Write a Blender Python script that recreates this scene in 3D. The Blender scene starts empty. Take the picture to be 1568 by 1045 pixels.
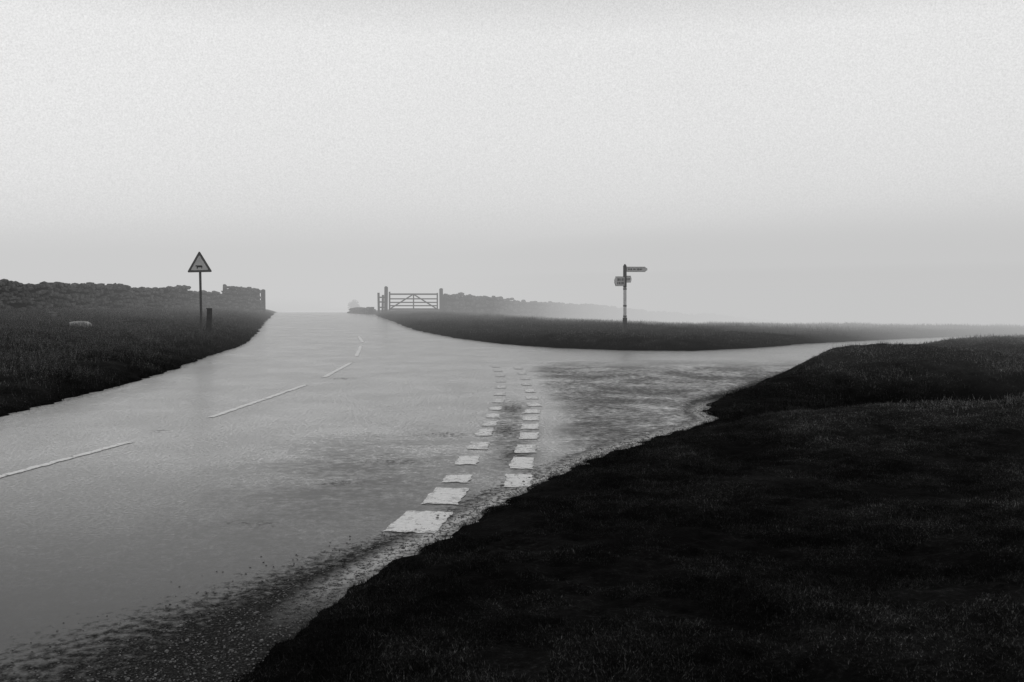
import bpy, math, random
import numpy as np
from mathutils import Vector, Matrix
random.seed(4); rng=np.random.default_rng(7)
R=math.radians
scene=bpy.context.scene
scene.view_settings.view_transform='Standard'
scene.view_settings.look='None'
scene.view_settings.exposure=0

# ------------------------------------------------------------ helpers
def link(o,parent=None):
    scene.collection.objects.link(o)
    if parent: o.parent=parent
    return o
def mesh_np(name,V,F,mat=None,smooth=False,parent=None,attrs=None):
    V=np.asarray(V,dtype=np.float32); F=np.asarray(F,dtype=np.int32)
    me=bpy.data.meshes.new(name)
    me.vertices.add(len(V)); me.vertices.foreach_set('co',V.ravel())
    k=F.shape[1]; n=len(F)
    me.loops.add(n*k); me.loops.foreach_set('vertex_index',F.ravel())
    me.polygons.add(n); me.polygons.foreach_set('loop_start',np.arange(0,n*k,k,dtype=np.int32))
    me.polygons.foreach_set('loop_total',np.full(n,k,dtype=np.int32))
    me.polygons.foreach_set('use_smooth',np.full(n,smooth,dtype=bool))
    me.update(calc_edges=True)
    if attrs:
        for a,v in attrs.items():
            at=me.attributes.new(a,'FLOAT','POINT'); at.data.foreach_set('value',np.asarray(v,dtype=np.float32))
    if mat: me.materials.append(mat)
    return link(bpy.data.objects.new(name,me),parent)
def empty(name,loc=(0,0,0),rz=0):
    e=bpy.data.objects.new(name,None); e.location=loc; e.rotation_euler=(0,0,rz); e.empty_display_size=.3
    return link(e)
def hsh(i,j,s):
    n=(i.astype(np.int64)*374761393+j.astype(np.int64)*668265263+s*1442695041)&0x7fffffff
    n=((n^(n>>13))*1274126177)&0x7fffffff
    return ((n^(n>>16))&0xffff)/65535.0
def vnoise(x,y,s=0):
    xi=np.floor(x); yi=np.floor(y); fx=x-xi; fy=y-yi
    fx=fx*fx*(3-2*fx); fy=fy*fy*(3-2*fy)
    a=hsh(xi,yi,s); b=hsh(xi+1,yi,s); c=hsh(xi,yi+1,s); d=hsh(xi+1,yi+1,s)
    return (a*(1-fx)+b*fx)*(1-fy)+(c*(1-fx)+d*fx)*fy
def fbm(x,y,o=4,s=0):
    t=0;a=.5
    for k in range(o):
        t=t+a*(vnoise(x*2**k,y*2**k,s+k)-.5); a*=.5
    return t
def sst(t):
    t=np.clip(t,0,1); return t*t*(3-2*t)

# ------------------------------------------------------------ road outline (metres)
LEFT=[(-13,-20),(-9.6,-6),(-8.5,2),(-7.9,10),(-7.7,15.5),(-7.65,19.3),(-7.9,23.4),(-8.3,26.7),(-8.7,32),(-10.15,39.6),(-12.7,50.8),(-15.6,64.9),(-19,80),(-26,110)]
FAR=[(-18,113),(-12,82),(-8.6,63),(-6.5,53.5),(-4.2,43),(-2.1,36.7),(-.5,33.5),(1.35,31.1),(3.25,30),(5.4,29.7),(7.5,31),(9.8,33.2),(12.7,35.2),(15.8,37.2),(40,48),(80,62)]
NEAR=[(80,57),(40,43.5),(16,33.4),(12,30),(9,26.4),(6.6,22.8),(4.8,19.6),(3.3,16.6),(3.0,15.6),(3.0,14.6),(2.28,13.5),(1.42,12.3),(.86,11.3),(.3,10),(.04,9.38),(-.45,8.13),(-.86,7.14),(-1.12,6.49),(-1.29,5.7),(-1.4,5),(-1.7,3),(-2.3,0),(-3.5,-6),(-6.5,-20)]
POLY=LEFT+FAR+NEAR
def segdist(x,y,pts,closed=False):
    d=np.full(x.shape,1e9)
    P=list(pts)+([pts[0]] if closed else [])
    for (ax,ay),(bx,by) in zip(P[:-1],P[1:]):
        vx,vy=bx-ax,by-ay; t=np.clip(((x-ax)*vx+(y-ay)*vy)/(vx*vx+vy*vy),0,1)
        d=np.minimum(d,np.hypot(x-ax-t*vx,y-ay-t*vy))
    return d
def inside(x,y,P):
    r=np.zeros(x.shape,bool)
    for (ax,ay),(bx,by) in zip(P,P[1:]+P[:1]):
        if ay==by: continue
        r^=((ay>y)!=(by>y))&(x<(bx-ax)*(y-ay)/(by-ay)+ax)
    return r
def sdf(x,y):
    d=segdist(x,y,POLY,True); return np.where(inside(x,y,POLY),-d,d)
def base(x,y):
    z=-sst((y-40)/32)*np.clip((x+4)*.072,0,2.4)
    return z-1.0*sst((y-64)/45)
def gauss(x,y,cx,cy,rx,ry): return np.exp(-((x-cx)/rx)**2-((y-cy)/ry)**2)
def bank(x,y,sd):
    s=np.maximum(sd,0)
    xc=np.interp(y,[-20,10,30,64,90,110],[-9,-4.5,-4.8,-12,-17,-22])
    yc=np.interp(x,[-3,0,3,8,13,40,80],[14,15,22,28,33,46,60])
    L=.3*(1-np.exp(-s/.7))+.05*np.minimum(s,16)+.34*fbm(x*.5,y*.5,4,11)*sst(s/2)
    F=.20*(1-np.exp(-s/.6))+.15*gauss(x,y,3.6,32.6,3,1.6)+.24*fbm(x*.4,y*.4,4,12)*sst(s/2)
    N=.07*(1-np.exp(-s/.9))+.02*np.minimum(s,8)
    N=N+sst((y-14.5)/3)*(.16*(1-np.exp(-s/.5))+.12*gauss(x,y,14,31,4,4)+.12*sst((x-15)/6))
    N=N+sst(s/1.1)*(.43*gauss(x,y,7.8,20.6,3.2,2.1)-.60*gauss(x,y,8.8,16.4,5.0,1.5)+.30*gauss(x,y,6.8,12.9,4.5,1.2)+.08*gauss(x,y,13,19,4,3)-.12*gauss(x,y,5,9.6,3,1.0))
    N=N+.30*fbm(x*.42,y*.42,4,13)*sst(s/1.5)
    N=np.maximum(N,.05*(1-np.exp(-s/.3))-.12*sst((s-1.2)/1.0))
    return np.where(x<xc,L,np.where(y>yc,F,N))
def edge(x,y,sd):
    return sd+.20*fbm(x*.9,y*.9,3,5)+.26*fbm(x*5,y*5,3,6)
def gz(x,y,sd=None):
    x=np.asarray(x,float); y=np.asarray(y,float)
    if sd is None: sd=sdf(x,y)
    e=edge(x,y,sd)
    z=base(x,y)+bank(x,y,e)
    lip=sst((e+.10)/.16)
    z=z+(lip-1)*.09+lip*.012
    return z+lip*(.07*fbm(x*2.5,y*2.5,5,21)+.035*(vnoise(x*9,y*9,30)-.5))*(.35+.65*sst(sd/.8))

# ------------------------------------------------------------ materials
def newmat(name):
    m=bpy.data.materials.new(name); m.use_nodes=True; nt=m.node_tree
    return m,nt,nt.nodes['Principled BSDF']
def ramp(nt,src,stops):
    r=nt.nodes.new('ShaderNodeValToRGB'); e=r.color_ramp.elements
    while len(e)<len(stops): e.new(.5)
    for el,(p,v) in zip(e,stops):
        el.position=p; el.color=(v,v,v,1)
    nt.links.new(src,r.inputs[0]); return r.outputs[0]
def noise(nt,scale,detail=4,rough=.6,vec=None,dist=0):
    n=nt.nodes.new('ShaderNodeTexNoise'); n.inputs['Scale'].default_value=scale
    n.inputs['Detail'].default_value=detail; n.inputs['Roughness'].default_value=rough
    n.inputs['Distortion'].default_value=dist
    if vec is None:
        g=nt.nodes.new('ShaderNodeNewGeometry'); vec=g.outputs['Position']
    nt.links.new(vec,n.inputs['Vector']); return n.outputs[0]
def math_(nt,op,a,b=None,c=None,clamp=False):
    n=nt.nodes.new('ShaderNodeMath'); n.operation=op; n.use_clamp=clamp
    for i,v in enumerate((a,b,c)):
        if v is None: continue
        if isinstance(v,(int,float)): n.inputs[i].default_value=v
        else: nt.links.new(v,n.inputs[i])
    return n.outputs[0]
def mixf(nt,f,a,b):
    n=nt.nodes.new('ShaderNodeMix'); n.data_type='FLOAT'
    for i,v in ((0,f),(2,a),(3,b)):
        if isinstance(v,(int,float)): n.inputs[i].default_value=v
        else: nt.links.new(v,n.inputs[i])
    return n.outputs[0]
def attr(nt,name):
    a=nt.nodes.new('ShaderNodeAttribute'); a.attribute_name=name; return a.outputs['Fac']
def bump(nt,b,h,strength=.5,dist=.02):
    n=nt.nodes.new('ShaderNodeBump'); n.inputs['Strength'].default_value=strength; n.inputs['Distance'].default_value=dist
    nt.links.new(h,n.inputs['Height']); nt.links.new(n.outputs[0],b.inputs['Normal'])
def height_shade(nt):
    # sky light on raised ground and shade in hollows, painted into the grass colour
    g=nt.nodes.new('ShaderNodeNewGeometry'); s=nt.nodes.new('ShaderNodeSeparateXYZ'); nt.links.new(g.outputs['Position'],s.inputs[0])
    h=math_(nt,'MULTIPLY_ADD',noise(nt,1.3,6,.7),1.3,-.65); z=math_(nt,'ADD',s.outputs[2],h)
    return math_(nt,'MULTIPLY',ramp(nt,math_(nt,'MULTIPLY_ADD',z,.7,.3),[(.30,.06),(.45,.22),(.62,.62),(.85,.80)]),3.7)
def simple(name,lo,hi,scale=20,rough=.8,spec=.3,bs=.4,bd=.01,objspace=False):
    m,nt,b=newmat(name)
    vec=None
    if objspace:
        t=nt.nodes.new('ShaderNodeTexCoord'); vec=t.outputs['Object']
    n=noise(nt,scale,6,.65,vec)
    nt.links.new(ramp(nt,n,[(.3,lo),(.7,hi)]),b.inputs['Base Color'])
    b.inputs['Roughness'].default_value=rough
    b.inputs['Specular IOR Level'].default_value=spec
    bump(nt,b,n,bs,bd); return m

# turf
m_turf,nt,b=newmat('turf')
n1=noise(nt,28,8,.75)
c=math_(nt,'MULTIPLY',ramp(nt,n1,[(.35,.004),(.55,.013),(.72,.06)]),height_shade(nt))
nt.links.new(c,b.inputs['Base Color']); b.inputs['Roughness'].default_value=.95; b.inputs['Specular IOR Level'].default_value=.02
bump(nt,b,n1,.9,.04)
# blades
m_blade,nt,b=newmat('grass_blade')
n1=noise(nt,9,6,.7); n3=noise(nt,60,2,.5)
c=math_(nt,'MULTIPLY',ramp(nt,n1,[(.35,.006),(.6,.020),(.78,.06)]),height_shade(nt))
c=math_(nt,'MULTIPLY',c,ramp(nt,n3,[(.48,.12),(.66,1)]))
c=math_(nt,'MULTIPLY',c,10.0)
nt.links.new(math_(nt,'MINIMUM',c,.35),b.inputs['Base Color'])
b.inputs['Roughness'].default_value=.8; b.inputs['Specular IOR Level'].default_value=.04
# wet asphalt
def asphalt_nodes(nt,b,use_attr=True):
    fine=noise(nt,26,9,.9); med=noise(nt,9,6,.7)
    g=nt.nodes.new('ShaderNodeNewGeometry'); mp=nt.nodes.new('ShaderNodeMapping'); mp.inputs['Scale'].default_value=(.8,.8,1)
    mp.inputs['Rotation'].default_value=(0,0,R(12))
    nt.links.new(g.outputs['Position'],mp.inputs['Vector'])
    big=noise(nt,.9,8,.72,mp.outputs[0],.3)
    if use_attr: grit=attr(nt,'grit'); zone=attr(nt,'zone'); pale=attr(nt,'pale'); wet=attr(nt,'wet')
    else: grit=zone=pale=0.0; wet=.8
    gm=math_(nt,'MULTIPLY_ADD',noise(nt,13,7,.78),2.2,-1.1)
    gm=math_(nt,'ADD',gm,grit); gm=ramp(nt,gm,[(.30,0),(.70,1)])
    gm=math_(nt,'MULTIPLY',gm,math_(nt,'GREATER_THAN',grit,.01))
    zm=math_(nt,'MULTIPLY',zone,ramp(nt,math_(nt,'ADD',math_(nt,'MULTIPLY',big,.5),math_(nt,'MULTIPLY',med,.5)),[(.41,0),(.56,1)]))
    fr=ramp(nt,fine,[(.43,0),(.57,1)])
    col=mixf(nt,fr,.008,.11)
    col=math_(nt,'MULTIPLY',col,ramp(nt,big,[(.3,.75),(.7,1.2)]))
    gcol=ramp(nt,noise(nt,60,4,.8),[(.48,.008),(.60,.05),(.72,.30)])
    col=mixf(nt,gm,col,gcol)
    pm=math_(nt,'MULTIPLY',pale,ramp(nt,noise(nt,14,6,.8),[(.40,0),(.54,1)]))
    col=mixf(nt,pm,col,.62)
    rough=ramp(nt,big,[(.32,.25),(.68,.29)])
    rough=math_(nt,'ADD',rough,math_(nt,'MULTIPLY',math_(nt,'SUBTRACT',fr,.5),.30))
    rough=math_(nt,'ADD',rough,math_(nt,'MULTIPLY',math_(nt,'SUBTRACT',1.0,wet),.16))
    rough=mixf(nt,zm,rough,.60); rough=mixf(nt,gm,rough,.9)
    spec=mixf(nt,wet,.30,mixf(nt,fr,1.0,.7)); spec=mixf(nt,zm,spec,.15); spec=mixf(nt,gm,spec,.05)
    coat=math_(nt,'MULTIPLY',wet,mixf(nt,fr,1.0,.5)); coat=mixf(nt,zm,coat,.08); coat=mixf(nt,gm,coat,.0)
    nt.links.new(col,b.inputs['Base Color']); nt.links.new(rough,b.inputs['Roughness']); nt.links.new(spec,b.inputs['Specular IOR Level'])
    nt.links.new(coat,b.inputs['Coat Weight']); nt.links.new(rough,b.inputs['Coat Roughness']); b.inputs['Coat IOR'].default_value=1.85
    bump(nt,b,noise(nt,70,5,.8),.40,.004)
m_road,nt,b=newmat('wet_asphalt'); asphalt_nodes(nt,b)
# worn paint
m_paint,nt,b=newmat('worn_white_paint'); asphalt_nodes(nt,b,False)
p=nt.nodes.new('ShaderNodeBsdfPrincipled')
nn=noise(nt,22,6,.75)
nt.links.new(ramp(nt,nn,[(.3,.66),(.6,.92)]),p.inputs['Base Color']); p.inputs['Roughness'].default_value=.35
wear=attr(nt,'wear')
msk=ramp(nt,math_(nt,'SUBTRACT',math_(nt,'ADD',noise(nt,10,7,.8),.5),wear),[(.45,0),(.54,1)])
mx=nt.nodes.new('ShaderNodeMixShader'); out=nt.nodes['Material Output']
nt.links.new(msk,mx.inputs[0]); nt.links.new(b.outputs[0],mx.inputs[1]); nt.links.new(p.outputs[0],mx.inputs[2]); nt.links.new(mx.outputs[0],out.inputs['Surface'])

m_stone=simple('dry_stone',.008,.20,3.5,.9,.1,.6,.03)
m_core=simple('wall_core',.004,.010,6,.95,.05)
m_peb=simple('pebble',.015,.30,35,.6,.3)
m_wood=simple('weathered_wood',.02,.07,14,.85,.2)
m_iron=simple('weathered_metal',.05,.09,20,.6,.3,objspace=True)
m_postw=simple('faded_white_post',.55,.8,9,.7,.3,objspace=True)
m_arm=simple('faded_sign_board',.5,.65,9,.6,.3,objspace=True)
m_letter=simple('black_lettering',.03,.05,9,.6,.2,objspace=True)
m_sface=simple('sign_face',.5,.65,7,.5,.4,objspace=True)
m_sborder=simple('sign_border',.06,.10,7,.5,.4,objspace=True)
m_leaf=simple('bush_leaf',.01,.04,3,.9,.1)

# ------------------------------------------------------------ terrain & road
def geo(start,end,n): return list(np.geomspace(start,end,n))
xs=np.array([-v for v in geo(60,900,14)][::-1]+list(np.arange(-56,-24,2.))+list(np.arange(-24,-10,.35))+list(np.arange(-10,-4,.15))+list(np.arange(-4,5,.05))+list(np.arange(5,17,.12))+list(np.arange(17,40,.6))+list(np.arange(40,80,2.5))+geo(80,900,14))
ys=np.array([-v for v in geo(24,300,8)][::-1]+list(np.arange(-20,2,1.5))+list(np.arange(2,15,.05))+list(np.arange(15,40,.12))+list(np.arange(40,76,.4))+list(np.arange(76,116,1.2))+geo(118,900,16))
X,Y=np.meshgrid(xs,ys); SD=sdf(X,Y)
Z=gz(X,Y,SD)
nx,ny=len(xs),len(ys)
def bil(A,x,y):
    x=np.asarray(x,float);y=np.asarray(y,float)
    i=np.clip(np.searchsorted(xs,x)-1,0,nx-2); j=np.clip(np.searchsorted(ys,y)-1,0,ny-2)
    u=(x-xs[i])/(xs[i+1]-xs[i]); v=(y-ys[j])/(ys[j+1]-ys[j])
    return (A[j,i]*(1-u)+A[j,i+1]*u)*(1-v)+(A[j+1,i]*(1-u)+A[j+1,i+1]*u)*v
def G(x,y): return float(bil(Z,x,y))
i_=np.arange(nx-1)[None,:]+np.arange(ny-1)[:,None]*nx
F=np.stack([i_,i_+1,i_+1+nx,i_+nx],-1).reshape(-1,4)
mesh_np('ground',np.stack([X,Y,Z],-1).reshape(-1,3),F,m_turf,True)
keep=(SD.ravel()[F].min(1)<.45)
Fr=F[keep]; used=np.unique(Fr); remap=-np.ones(nx*ny,int); remap[used]=np.arange(len(used))
xr=X.ravel()[used]; yr=Y.ravel()[used]
zr=base(xr,yr)
dn=segdist(xr,yr,NEAR); dl=segdist(xr,yr,LEFT); df=segdist(xr,yr,FAR)
wn=np.interp(yr,[0,4.5,5.5,6.5,8,10,14,17,30],[2.4,1.9,1.5,.85,.5,.4,.35,.5,.4])
grit=np.clip(1.3-dn/wn,0,1)*.8+np.clip(1-dl/.5,0,1)*.55+np.clip(1.1-df/.7,0,1)*.6
grit=grit*np.where(yr<18,1,.8)
for (cx,cy,rx,ry,a) in [(-4.8,13.5,.18,.25,.42),(-1.73,10,.28,.2,.4),(-1.35,11.2,.5,.25,.38),(-.85,13.2,.5,.3,.40),(-3.6,21,.5,.35,.40),(-2.2,8.3,.4,.15,.32),(-.25,9.0,.4,.3,.45),(.05,11.6,.25,.9,.45),(-.1,13.6,.25,1.0,.45),(.0,16,.25,1.2,.45)]:
    grit=np.maximum(grit,a*gauss(xr,yr,cx,cy,rx,ry))
pale=np.clip(1.2-np.abs(dn-.10)/.17,0,1)*sst((yr-5.5)/2)*sst((17.5-yr)/1.5)+.8*np.clip(1-np.abs(dl-.15)/.14,0,1)*sst((24-yr)/6)  # edge strip: pale grit, with the water's reflection painted into the colour
zone=sst((xr-np.interp(yr,[0,10,16,24],[.2,.2,.45,.2])+.5*fbm(xr*1.5,yr*1.5,3,91))/.7)*sst((28-yr)/6)*sst((yr-8)/2)
zone=np.maximum(zone,.95*gauss(xr,yr,.0,13.5,.35,4))
zone=np.maximum(zone,.65*gauss(xr,yr,-1.6,10.5,1.6,3.4))
zone=np.maximum(zone,.6*np.clip(1-dl/1.8,0,1)*sst((34-yr)/10))
zone=np.maximum(zone,.4*np.clip(1-df/2.5,0,1)*sst((40-yr)/8))
zone=np.maximum(zone,.16)
wet=sst((yr-4.8+.8*fbm(xr*.7,yr*.7,3,95))/8.0)
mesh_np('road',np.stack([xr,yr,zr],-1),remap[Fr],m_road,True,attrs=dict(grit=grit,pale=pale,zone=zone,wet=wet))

# painted marks
def strip(name,quads,parent=None):
    Vs=[];Fs=[];W=[]
    for (cx,cy,dx,dy,L,w,wear) in quads:
        n=np.hypot(dx,dy); dx/=n; dy/=n; px,py=dy,-dx
        nl=max(3,int(L/.08)); nw=max(3,int(w/.06))
        o=len(Vs)
        for i in range(nl+1):
            for j in range(nw+1):
                u=(i/nl-.5)*L; v=(j/nw-.5)*w
                jj=.016 if (i in(0,nl) or j in(0,nw)) else 0
                u+=random.uniform(-1,1)*jj*1.6; v+=random.uniform(-1,1)*jj
                x=cx+dx*u+px*v; y=cy+dy*u+py*v
                Vs.append((x,y,float(base(np.array(x),np.array(y)))+.005)); W.append(wear+(.07 if jj else 0))
        for i in range(nl):
            for j in range(nw):
                a=o+i*(nw+1)+j; Fs.append((a,a+1,a+nw+2,a+nw+1))
    mesh_np(name,Vs,Fs,m_paint,False,parent,dict(wear=W))
q=[]
rowA=[(8.37,-.77,.80,.42),(9.38,-.62,.80,.34),(10.22,-.56,.42,.27),(11.28,-.5,.62,.25),(12.3,-.41,.62,.24),(13.4,-.37,.62,.22),(14.25,-.32,.55,.21),(15.1,-.29,.5,.2),(16,-.26,.5,.2),(17,-.24,.5,.2),(18.1,-.22,.5,.2),(19.3,-.22,.5,.2),(20.5,-.23,.5,.2),(21.7,-.26,.5,.2),(22.9,-.32,.5,.2),(24.1,-.4,.5,.2)]
rowB=[(10.12,.06,.72,.27),(11.12,.115,.74,.26),(12.08,.17,.6,.25),(13.1,.22,.6,.25),(13.95,.25,.5,.24),(14.8,.28,.5,.24),(15.6,.32,.5,.24),(16.5,.37,.5,.23),(17.5,.36,.5,.22),(18.6,.33,.5,.2),(19.8,.29,.5,.2),(21,.27,.5,.2),(22.3,.22,.5,.2),(23.6,.15,.5,.2)]
for row in (rowA,rowB):
    for k,(y,x,L,w) in enumerate(row):
        a=row[max(k-1,0)]; c_=row[min(k+1,len(row)-1)]
        q.append((x,y,c_[1]-a[1],c_[0]-a[0],L*random.uniform(.88,1.08),w,.43 if y<11 else .44+max(0,(y-14))*.012+random.uniform(-.02,.04)))
strip('give_way_marking',q)
cl=[((-5.75,8.2),(-4.83,12.6)),((-4.51,14.9),(-4.08,19.7)),((-4.02,21.3),(-4.08,25.2)),((-4.3,27.5),(-4.86,32)),((-5.1,34),(-5.85,38)),((-6.9,3),(-6.3,5.6))]
q=[]
for (ax,ay),(bx,by) in cl:
    n=4
    for k in range(n):
        t=(k+.5)/n; q.append((ax+(bx-ax)*t,ay+(by-ay)*t,bx-ax,by-ay,math.hypot(bx-ax,by-ay)/n,.11,.39+random.uniform(-.02,.03)))
strip('centre_line_marking',q)

# ------------------------------------------------------------ grass blades
def blades(x,y,h,w,lean=.5):
    n=len(x); z=bil(Z,x,y)-.005
    a=rng.uniform(0,2*np.pi,n); cx,cy=np.cos(a)*w/2,np.sin(a)*w/2
    la=rng.uniform(0,2*np.pi,n); l=h*rng.uniform(0,lean,n)
    V=np.empty((n,3,3)); V[:,0]=np.stack([x-cx,y-cy,z],-1); V[:,1]=np.stack([x+cx,y+cy,z],-1)
    V[:,2]=np.stack([x+np.cos(la)*l,y+np.sin(la)*l,z+h],-1)
    return V.reshape(-1,3)
def scatter(n,x0,x1,y0,y1,smin,smax=99,clump=2.0,thr=.0,yp=1):
    y=y0+(y1-y0)*rng.random(n)**yp; x=rng.uniform(x0,x1,n)
    k=np.abs(x)<y*.56+1
    x=x[k];y=y[k]; s=bil(SD,x,y)
    e=edge(x,y,s)
    k=(e>smin)&(s<smax)&(fbm(x*clump,y*clump,3,44)>thr)
    return x[k],y[k]
VV=[]
def add_bl(n,x0,x1,y0,y1,smin,hl,hh,wl,wh,lean,**k):
    x,y=scatter(n,x0,x1,y0,y1,smin,**k)
    pm=.6+1.6*np.clip(fbm(x*1.2,y*1.2,3,77)+.25,0,1)
    VV.append(blades(x,y,rng.uniform(hl,hh,len(x))*pm,rng.uniform(wl,wh,len(x)),lean))
add_bl(380000,-2,9,4.2,16,-.04,.012,.045,.003,.008,1.3,thr=-.12,yp=1.2)
add_bl(140000,1,18,14,34,-.02,.02,.08,.006,.014,1.0,thr=-.1,yp=1.2)
add_bl(80000,-6,24,29,62,.0,.04,.15,.012,.028,.8,thr=-.1)
add_bl(120000,-24,-7,13,62,-.02,.04,.16,.010,.025,.8,thr=-.1)
tx,ty=[],[]
for k in range(560):
    side=random.random()
    if side<.62: cx,cy=random.uniform(-23,-8.5),random.uniform(15,56)
    elif side<.76: cx,cy=random.uniform(-3,16),random.uniform(34,60)
    else: cx,cy=random.uniform(3,16),random.uniform(12,30)
    s=float(bil(SD,cx,cy))
    if s<(.5 if side<.62 else 1.0): continue
    n=random.randint(50,190); r=random.uniform(.1,.5)
    tx.append(cx+rng.normal(0,r,n)); ty.append(cy+rng.normal(0,r*.7,n))
tx=np.concatenate(tx);ty=np.concatenate(ty); k=bil(SD,tx,ty)>.1; tx=tx[k];ty=ty[k]
VV.append(blades(tx,ty,rng.uniform(.08,.30,len(tx))*np.where(tx>2,.5,1),rng.uniform(.010,.022,len(tx)),.9))
V=np.concatenate(VV); mesh_np('grass',V,np.arange(len(V)).reshape(-1,3),m_blade)

# ------------------------------------------------------------ stones
import bmesh
def ico(n):
    bm=bmesh.new(); bmesh.ops.create_icosphere(bm,subdivisions=n,radius=1)
    a=np.array([v.co[:] for v in bm.verts]); f=np.array([[v.index for v in f.verts] for f in bm.faces]); bm.free(); return a,f
IV,IF=ico(2); PV,PF=ico(1)
def stone(cx,cy,cz,sx,sy,sz,rz,tilt=.12,T=IV,boxy=.55,jit=.12):
    v=np.sign(T)*np.abs(T)**boxy
    v=v/np.max(np.abs(v))
    v=v*(1+rng.normal(0,jit,(len(v),1))*.6)+rng.normal(0,jit*.35,v.shape)
    v=v*np.array([sx,sy,sz])/2
    a=rng.normal(0,tilt); ca,sa=math.cos(a),math.sin(a)
    v=v@np.array([[ca,0,-sa],[0,1,0],[sa,0,ca]])
    c,s=math.cos(rz),math.sin(rz)
    v=v@np.array([[c,s,0],[-s,c,0],[0,0,1]])
    return v+np.array([cx,cy,cz])
def wall(name,path,hfun,coarse=1.0,thick=.5,miss=.06,rag=1.0):
    P=np.array(path,float); seg=np.hypot(*(P[1:]-P[:-1]).T); cum=np.r_[0,np.cumsum(seg)]; Lt=cum[-1]
    def at(s): return np.interp(s,cum,P[:,0]),np.interp(s,cum,P[:,1])
    def ang(s):
        x2,y2=at(min(s+.4,Lt)); x1,y1=at(max(s-.4,0)); return math.atan2(y2-y1,x2-x1)
    e=empty(name)
    Vs=[];Fs=[];o=0
    def add(v,F):
        nonlocal o
        Vs.append(v);Fs.append(F+o);o+=len(v)
    for sgn in (-1,1):
        zc=0.0
        while zc<1.7:
            ch=random.uniform(.12,.2)*coarse
            s=random.uniform(-.1,.1); ph=random.uniform(0,6)
            while s<Lt:
                L=random.uniform(.14,.5)*coarse
                m=min(max(s+L/2,0),Lt); x,y=at(m); an=ang(m); H=hfun(m/Lt,m)
                zz=zc+.06*math.sin(m*1.1+ph)+.05*math.sin(m*2.9+ph*2)+random.uniform(-.04,.04)
                if zz+ch*.6<H and random.random()>miss:
                    off=sgn*(thick/2-.09*zc)+random.uniform(-.05,.05)
                    add(stone(x-math.sin(an)*off,y+math.cos(an)*off,G(x,y)+zz+ch/2-.05,L*1.02,.28,ch*random.uniform(.9,1.45),an,.13,PV,.62,.16),PF)
                s+=L
            zc+=ch*.95
    s=0
    while s<Lt:
        L=random.uniform(.12,.30)*coarse; x,y=at(s+L/2)
        H=hfun(s/Lt,s)+random.uniform(-.05,.05)*rag
        hh=random.uniform(.12,.22+.06*rag)
        add(stone(x,y,G(x,y)+H+hh*.1,L*1.2,.40,hh,ang(s),.22*rag,PV,.6,.16),PF)
        s+=L
    mesh_np('stones',np.concatenate(Vs),np.concatenate(Fs),m_stone,False,e)
    n=int(Lt/.5)+2; cv=[];cf=[]
    for i in range(n):
        s=Lt*i/(n-1); x,y=at(s); an=ang(s)
        H=hfun(s/Lt,s)-.03; g=G(x,y)
        for sg in (-1,1):
            for zz,tk in ((-.3,thick*.42),(H,thick*.26)):
                cv.append((x-math.sin(an)*tk*sg,y+math.cos(an)*tk*sg,g+zz))
    for i in range(n-1):
        a=i*4;b_=a+4
        cf+= [(a,b_,b_+1,a+1),(a+1,b_+1,b_+3,a+3),(a+3,b_+3,b_+2,a+2)]
    cf+=[(0,1,3,2),((n-1)*4,(n-1)*4+2,(n-1)*4+3,(n-1)*4+1)]
    mesh_np('core',cv,cf,m_core,False,e)
def hL(t,s):
    D=1-t
    h=1.12+.03*math.sin(s*.9)+.03*math.sin(s*2.3)
    if .055<D<.12: h-=.20
    if D<=.055: h+=.20
    return h
wall('dry_stone_wall',[(-31,14),(-26,28),(-21.8,42),(-19.9,52),(-18.2,59),(-15.95,62.6)],hL,.95,rag=1.3)
def hR(t,s): return 1.0+.03*math.sin(s*.7)+.03*math.sin(s*1.9)-.3*t
wall('dry_stone_wall',[(-4.45,64.4),(2,67),(8,70),(20,75),(34,80)],hR,1.1)
wall('dry_stone_wall',[(-9.3,66.0),(-11.3,70)],lambda t,s:.42-.15*t,1.0)

# loose pebbles
Vs=[];Fs=[];o=0
ny_=[p[1] for p in NEAR[::-1]]; nx_=[p[0] for p in NEAR[::-1]]
for k in range(4200):
    y=4.6+random.random()**1.6*12
    xe=np.interp(y,ny_,nx_)
    w=np.interp(y,[4,6.5,9,16],[.8,.45,.16,.15]); x=xe-abs(random.gauss(0,w))+.05
    s=random.uniform(.005,.014) if random.random()<.97 else random.uniform(.014,.028)
    v=stone(x,y,max(G(x,y),0.)+s*.2,s*1.3,s,s*.7,random.uniform(0,3),.2,PV,.9,.15)
    Vs.append(v);Fs.append(PF+o);o+=len(v)
mesh_np('gravel',np.concatenate(Vs),np.concatenate(Fs),m_peb,True)
def boulder(x,y,sx,sy,sz,rz,mat):
    v=stone(0,0,0,sx,sy,sz,rz,.1,IV,.75,.1); ob=mesh_np('boulder',v,IF,mat,True); ob.location=(x,y,G(x,y)+sz*.25)
m_pale=simple('pale_stone',.25,.65,5,.7,.3)
boulder(-14.3,33,.7,.4,.30,.3,m_pale)
for (x,y,s) in [(-17,37,.5),(-18.5,40,.6),(-16.5,44,.45),(-19,45,.5)]: boulder(x,y,s,s*.7,s*.5,random.random(),m_stone)

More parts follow.
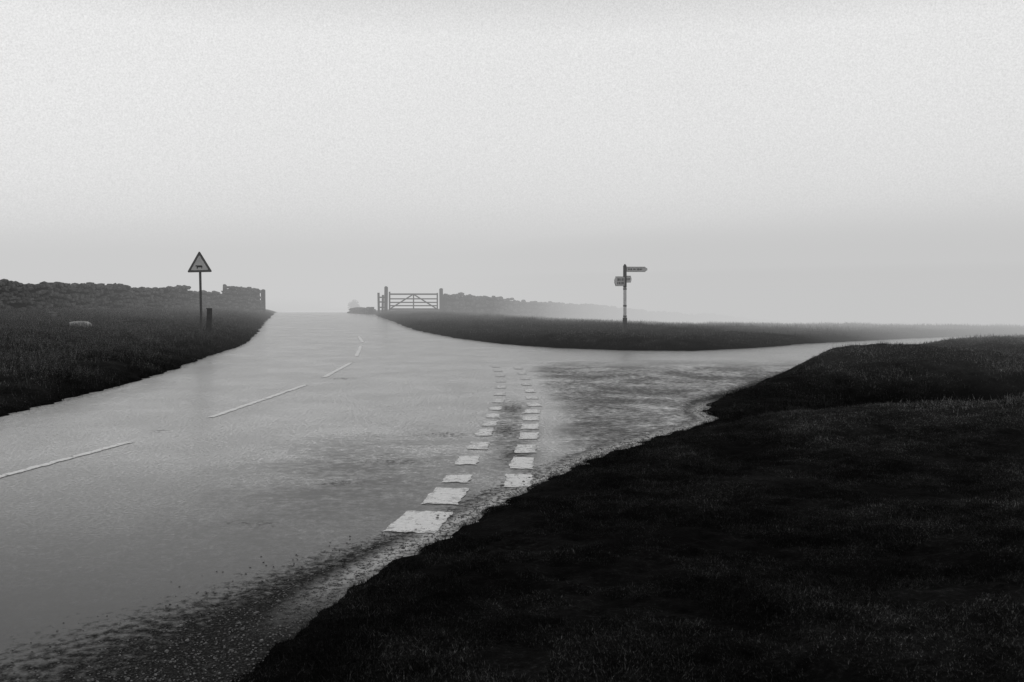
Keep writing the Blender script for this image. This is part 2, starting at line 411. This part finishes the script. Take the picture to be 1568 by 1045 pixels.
# ------------------------------------------------------------ box / tube helpers
def box(name,c,s,mat,parent,rot=(0,0,0),bev=.006):
    bm=bmesh.new(); bmesh.ops.create_cube(bm,size=1)
    bmesh.ops.scale(bm,vec=s,verts=bm.verts)
    bmesh.ops.bevel(bm,geom=bm.edges[:],offset=min(bev,min(s)*.3),segments=1,affect='EDGES')
    me=bpy.data.meshes.new(name); bm.to_mesh(me); bm.free(); me.materials.append(mat)
    ob=link(bpy.data.objects.new(name,me),parent); ob.location=c; ob.rotation_euler=rot; return ob
def tube(name,c,r1,r2,h,mat,parent,seg=14,rot=(0,0,0)):
    bm=bmesh.new(); bmesh.ops.create_cone(bm,cap_ends=True,segments=seg,radius1=r1,radius2=r2,depth=h)
    me=bpy.data.meshes.new(name); bm.to_mesh(me); bm.free(); me.materials.append(mat)
    ob=link(bpy.data.objects.new(name,me),parent); ob.location=c; ob.rotation_euler=rot; return ob
def prism(name,pts,y0,y1,mat,parent):
    n=len(pts); bm=bmesh.new()
    a=[bm.verts.new((p[0],y0,p[1])) for p in pts]; b2=[bm.verts.new((p[0],y1,p[1])) for p in pts]
    bm.faces.new(a); bm.faces.new(b2[::-1])
    for i in range(n): bm.faces.new((a[i],b2[i],b2[(i+1)%n],a[(i+1)%n]))
    bmesh.ops.recalc_face_normals(bm,faces=bm.faces)
    me=bpy.data.meshes.new(name); bm.to_mesh(me); bm.free(); me.materials.append(mat)
    return link(bpy.data.objects.new(name,me),parent)
def tri(cx,cz,s,r,n=5):
    pts=[]; hh=s*math.sqrt(3)/2
    C=[(cx,cz+hh*2/3),(cx-s/2,cz-hh/3),(cx+s/2,cz-hh/3)]
    for k,(x,z) in enumerate(C):
        dx,dz=cx-x,cz-z; L=math.hypot(dx,dz); x+=dx/L*2*r; z+=dz/L*2*r
        a0=math.atan2(-dz,-dx)
        for i in range(n):
            a=a0-R(60)+R(120)*i/(n-1); pts.append((x+r*math.cos(a),z+r*math.sin(a)))
    return pts
sx_,sy_=-9.98,32.0; g=G(sx_,sy_)
e=empty('warning_sign',(sx_,sy_,g),R(4)); e.rotation_euler=(0,R(-1.2),R(4))
tube('post',(0,0,1.02),.038,.038,2.3,m_iron,e)
zc=2.02+.25
prism('plate_border',tri(0,zc,.80,.03),-.062,-.05,m_sborder,e)
prism('plate_face',tri(0,zc,.56,.02),-.068,-.0625,m_sface,e)
cow=[(-.12,-.07),(-.12,.0),(-.14,.03),(-.17,.01),(-.175,.035),(-.135,.065),(-.1,.055),(.08,.055),(.115,.03),(.12,-.02),(.105,-.03),(.1,-.09),(.08,-.09),(.078,-.03),(.0,-.035),(-.075,-.03),(-.08,-.09),(-.105,-.09)]
prism('cattle_symbol',[(x*.75,z*.75+zc-.05) for x,z in cow],-.072,-.0685,m_letter,e)
box('bracket',(0,-.03,zc-.1),(.16,.035,.04),m_iron,e); box('bracket_upper',(0,-.03,zc+.12),(.1,.035,.04),m_iron,e)
e=empty('wooden_marker_post',(-9.95,32.7,G(-9.95,32.7)),.3)
box('post',(0,0,.38),(.17,.15,.95),m_wood,e,(0,R(2),0),.015); box('cap',(0,0,.865),(.19,.17,.03),m_wood,e,(0,R(2),0))

# fingerpost
fx,fy=4.15,36.6; g=G(fx,fy)
e=empty('fingerpost',(fx,fy,g-.02))
box('post_base',(0,0,.22),(.15,.15,.7),m_iron,e,bev=.01)
box('post_shaft',(0,0,1.12),(.11,.11,1.1),m_postw,e,bev=.012)
for z in (.62,1.0,1.62): box('band_%d'%int(z*100),(0,0,z),(.125,.125,.05),m_iron,e)
box('post_head',(0,0,2.06),(.12,.12,.78),m_iron,e,bev=.01)
tube('finial',(0,0,2.49),.075,.02,.09,m_iron,e)
def arm(nm,ang,z,L,h,two=False):
    a=empty(nm); a.parent=e; a.location=(0,0,z); a.rotation_euler=(0,0,ang)
    pts=[(.06,-h/2),(L-.08,-h/2),(L,0-h*.18),(L,h*.18),(L-.08,h/2),(.06,h/2)]
    prism('board',pts,-.02,.02,m_arm,a)
    for zz in (h/2+.008,-h/2-.008): box('rim',(L/2,0,zz),(L-.16,.06,.014),m_iron,a)
    for rz in ((h*.2,-h*.2) if two else (0,)):
        x=.12
        while x<L-.16:
            w=random.uniform(.02,.045)
            for sd_ in (-1,1): box('letter',(x+w/2,sd_*.0225,rz),(w,.004,h*.3 if two else h*.4),m_letter,a,bev=.0005)
            x+=w+random.choice([.02,.02,.05])
arm('arm_east',R(6),2.34,.84,.16)
arm('arm_west',R(180+52),1.90,.70,.32,True)
arm('arm_north',R(62),1.98,.62,.22)

# field gate
gx0,gx1,gy=-7.95,-4.72,64.0
e=empty('field_gate',(gx0,gy,G(-6.3,64)+.05))
W=gx1-gx0
for z,t in ((.12,.09),(.33,.08),(.54,.08),(.77,.08),(1.07,.10)): box('rail',(W/2,0,z),(W-.12,.05,t),m_wood,e)
box('hanging_stile',(.08,0,.62),(.10,.07,1.22),m_wood,e); box('slam_stile',(W-.08,0,.6),(.09,.07,1.1),m_wood,e)
def brace(x0,z0,x1,z1):
    L=math.hypot(x1-x0,z1-z0); box('brace',((x0+x1)/2,-.052,(z0+z1)/2),(L,.035,.08),m_wood,e,(0,-math.atan2(z1-z0,x1-x0),0))
brace(.1,.12,W/2,1.07); brace(W-.1,.12,W/2,1.07); box('mid_stile',(W/2,.05,.6),(.08,.03,1.0),m_wood,e)
def gpost(x,y,h,w,nm='gate_post'):
    e=empty(nm,(x,y,G(x,y)),random.uniform(-.1,.1)); box('post',(0,0,h/2-.1),(w,w,h+.2),m_wood,e,(R(random.uniform(-1,1)),R(random.uniform(-1.5,1.5)),0),.02)
    tube('cap',(0,0,h+.02),w*.6,w*.25,.06,m_wood,e,4)
gpost(-8.1,64.0,1.65,.2); gpost(-4.55,64.0,1.45,.22); gpost(-15.72,62.9,1.42,.24); gpost(-17.5,60.6,1.5,.2)
e=empty('timber_fence',(0,0,0))
for x,y,h in ((-8.65,64.6,1.35),(-8.35,64.3,1.15),(-4.3,64.2,1.15)):
    box('post',(x,y,G(x,y)+h/2-.1),(.13,.13,h+.2),m_wood,e,(0,R(random.uniform(-3,3)),0))
for z in (.35,.7,1.0): box('rail',(-8.4,64.35,G(-8.4,64.35)+z),(.75,.05,.09),m_wood,e,(0,0,R(-45)))
e=empty('wooden_stake',(8.55,26.0,G(8.55,26.0))); box('post',(0,0,.14),(.07,.07,.42),m_wood,e,bev=.01); box('cap',(0,0,.365),(.09,.09,.03),m_wood,e)

# distant bush
bx,by=-14.2,90; g=G(bx,by)
e=empty('bush',(bx,by,g))
ctr=[(random.gauss(0,.35),random.gauss(0,.35),random.uniform(.3,.95),random.uniform(.25,.45)) for _ in range(11)]
P=[]
for k in range(3600):
    c=random.choice(ctr); d=rng.normal(size=3); d/=np.linalg.norm(d); p=np.array(c[:3])+d*c[3]*random.random()**.4
    a,b_,c2=rng.normal(0,.045,(3,3)); P+= [p+a,p+b_,p+c2]
mesh_np('leaves',P,np.arange(len(P)).reshape(-1,3),m_leaf,False,e)
tube('trunk',(0,0,.35),.06,.035,.9,m_wood,e)

# ------------------------------------------------------------ fog bank: layers of mist thickening up the road
e=empty('fog_bank')
def front(st,i):
    sh=i*.3; return [(-405,st+33),(-60+sh,st+33),(-6+sh,st+2.5),(4+sh,st),(30+sh,st-26),(405,st-26)]
layers=[(front(20,0),.0030,11,.605),(front(32,1),.0038,8,.605),(front(44,2),.0065,6.4,.605),(front(56,3),.012,4.8,.605),(front(67,4),.024,3.4,.60),(front(79,5),.036,2.3,.60),
        ([(-402,480),(-60,190),(-18,108),(-4,76),(1,57),(6,42.5),(11,31),(16,23.5),(27,13),(402,11)],.026,2.6,.55),
        ([(-400,490),(-58,200),(-16,116),(-2,80),(4,58),(9,43),(13,32),(17.5,24.5),(28,14),(400,12)],.040,.7,.54)]
for i,(fr_,sg,H,FL) in enumerate(layers):
    m=bpy.data.materials.new('mist_%d'%i); m.use_nodes=True; nt=m.node_tree; nt.nodes.clear()
    out=nt.nodes.new('ShaderNodeOutputMaterial'); ab=nt.nodes.new('ShaderNodeVolumeAbsorption'); em=nt.nodes.new('ShaderNodeEmission'); ad=nt.nodes.new('ShaderNodeAddShader')
    ab.inputs['Color'].default_value=(0,0,0,1); ab.inputs['Density'].default_value=sg
    em.inputs['Color'].default_value=(1,1,1,1); em.inputs['Strength'].default_value=sg*FL  # mist glows evenly in place of scattered sky light
    nt.links.new(ab.outputs[0],ad.inputs[0]); nt.links.new(em.outputs[0],ad.inputs[1]); nt.links.new(ad.outputs[0],out.inputs['Volume'])
    zb=-8-i*.3; far=520+i*5
    top=fr_+[(fr_[-1][0]+i*2,far),(fr_[0][0]-i*2,far)]
    n=len(top)
    v=[(a,b_,zb) for a,b_ in top]+[(a,b_,H+2) for a,b_ in top]
    bm=bmesh.new(); vs=[bm.verts.new(p_) for p_ in v]
    bm.faces.new(vs[:n][::-1]); bm.faces.new(vs[n:])
    for k in range(n): bm.faces.new((vs[k],vs[(k+1)%n],vs[n+(k+1)%n],vs[n+k]))
    bmesh.ops.recalc_face_normals(bm,faces=bm.faces)
    bmesh.ops.triangulate(bm,faces=bm.faces)
    me=bpy.data.meshes.new('mist_layer'); bm.to_mesh(me); bm.free(); me.materials.append(m)
    link(bpy.data.objects.new('mist_layer_%d'%(i+1),me),e)

# ------------------------------------------------------------ light
SE,SR=R(48),R(-25)
w=bpy.data.worlds.new('World'); scene.world=w; w.use_nodes=True; nt=w.node_tree
bg=nt.nodes['Background']; bg.inputs['Strength'].default_value=.1
sky=nt.nodes.new('ShaderNodeTexSky'); sky.sky_type='NISHITA'; sky.sun_disc=False; sky.sun_elevation=SE; sky.sun_rotation=SR
bw=nt.nodes.new('ShaderNodeRGBToBW'); nt.links.new(sky.outputs[0],bw.inputs[0])
s=math_(nt,'MINIMUM',bw.outputs[0],12.0)
tc=nt.nodes.new('ShaderNodeTexCoord')
cl_=noise(nt,2.2,4,.5,tc.outputs['Generated'])
oc=math_(nt,'MULTIPLY_ADD',cl_,.7,7.8)
sp=nt.nodes.new('ShaderNodeSeparateXYZ'); nt.links.new(tc.outputs['Generated'],sp.inputs[0])
oc=math_(nt,'MULTIPLY',oc,ramp(nt,sp.outputs[2],[(.24,1),(.36,.52),(.9,.36)]))
mist=noise(nt,600,2,.8,tc.outputs['Generated'])
oc=math_(nt,'MULTIPLY',oc,math_(nt,'MULTIPLY_ADD',mist,.6,.70))
v=mixf(nt,.05,oc,s)
nt.links.new(v,bg.inputs['Color'])
w.cycles.sampling_method='NONE'
sd_=bpy.data.lights.new('sun','SUN'); sd_.energy=.5; sd_.angle=R(25); sd_.color=(1,.99,.97)
so=link(bpy.data.objects.new('sun',sd_))
dirv=Vector((math.sin(SR)*math.cos(SE),math.cos(SR)*math.cos(SE),math.sin(SE)))
so.rotation_euler=dirv.to_track_quat('Z','Y').to_euler()

# ------------------------------------------------------------ camera
cd=bpy.data.cameras.new('camera'); cd.lens=35; cd.sensor_width=36; cd.shift_y=-.0558; cd.clip_end=3000; cd.clip_start=.1
co=link(bpy.data.objects.new('camera',cd)); co.location=(0,0,2.0); co.rotation_euler=(R(90),0,0)
scene.camera=co
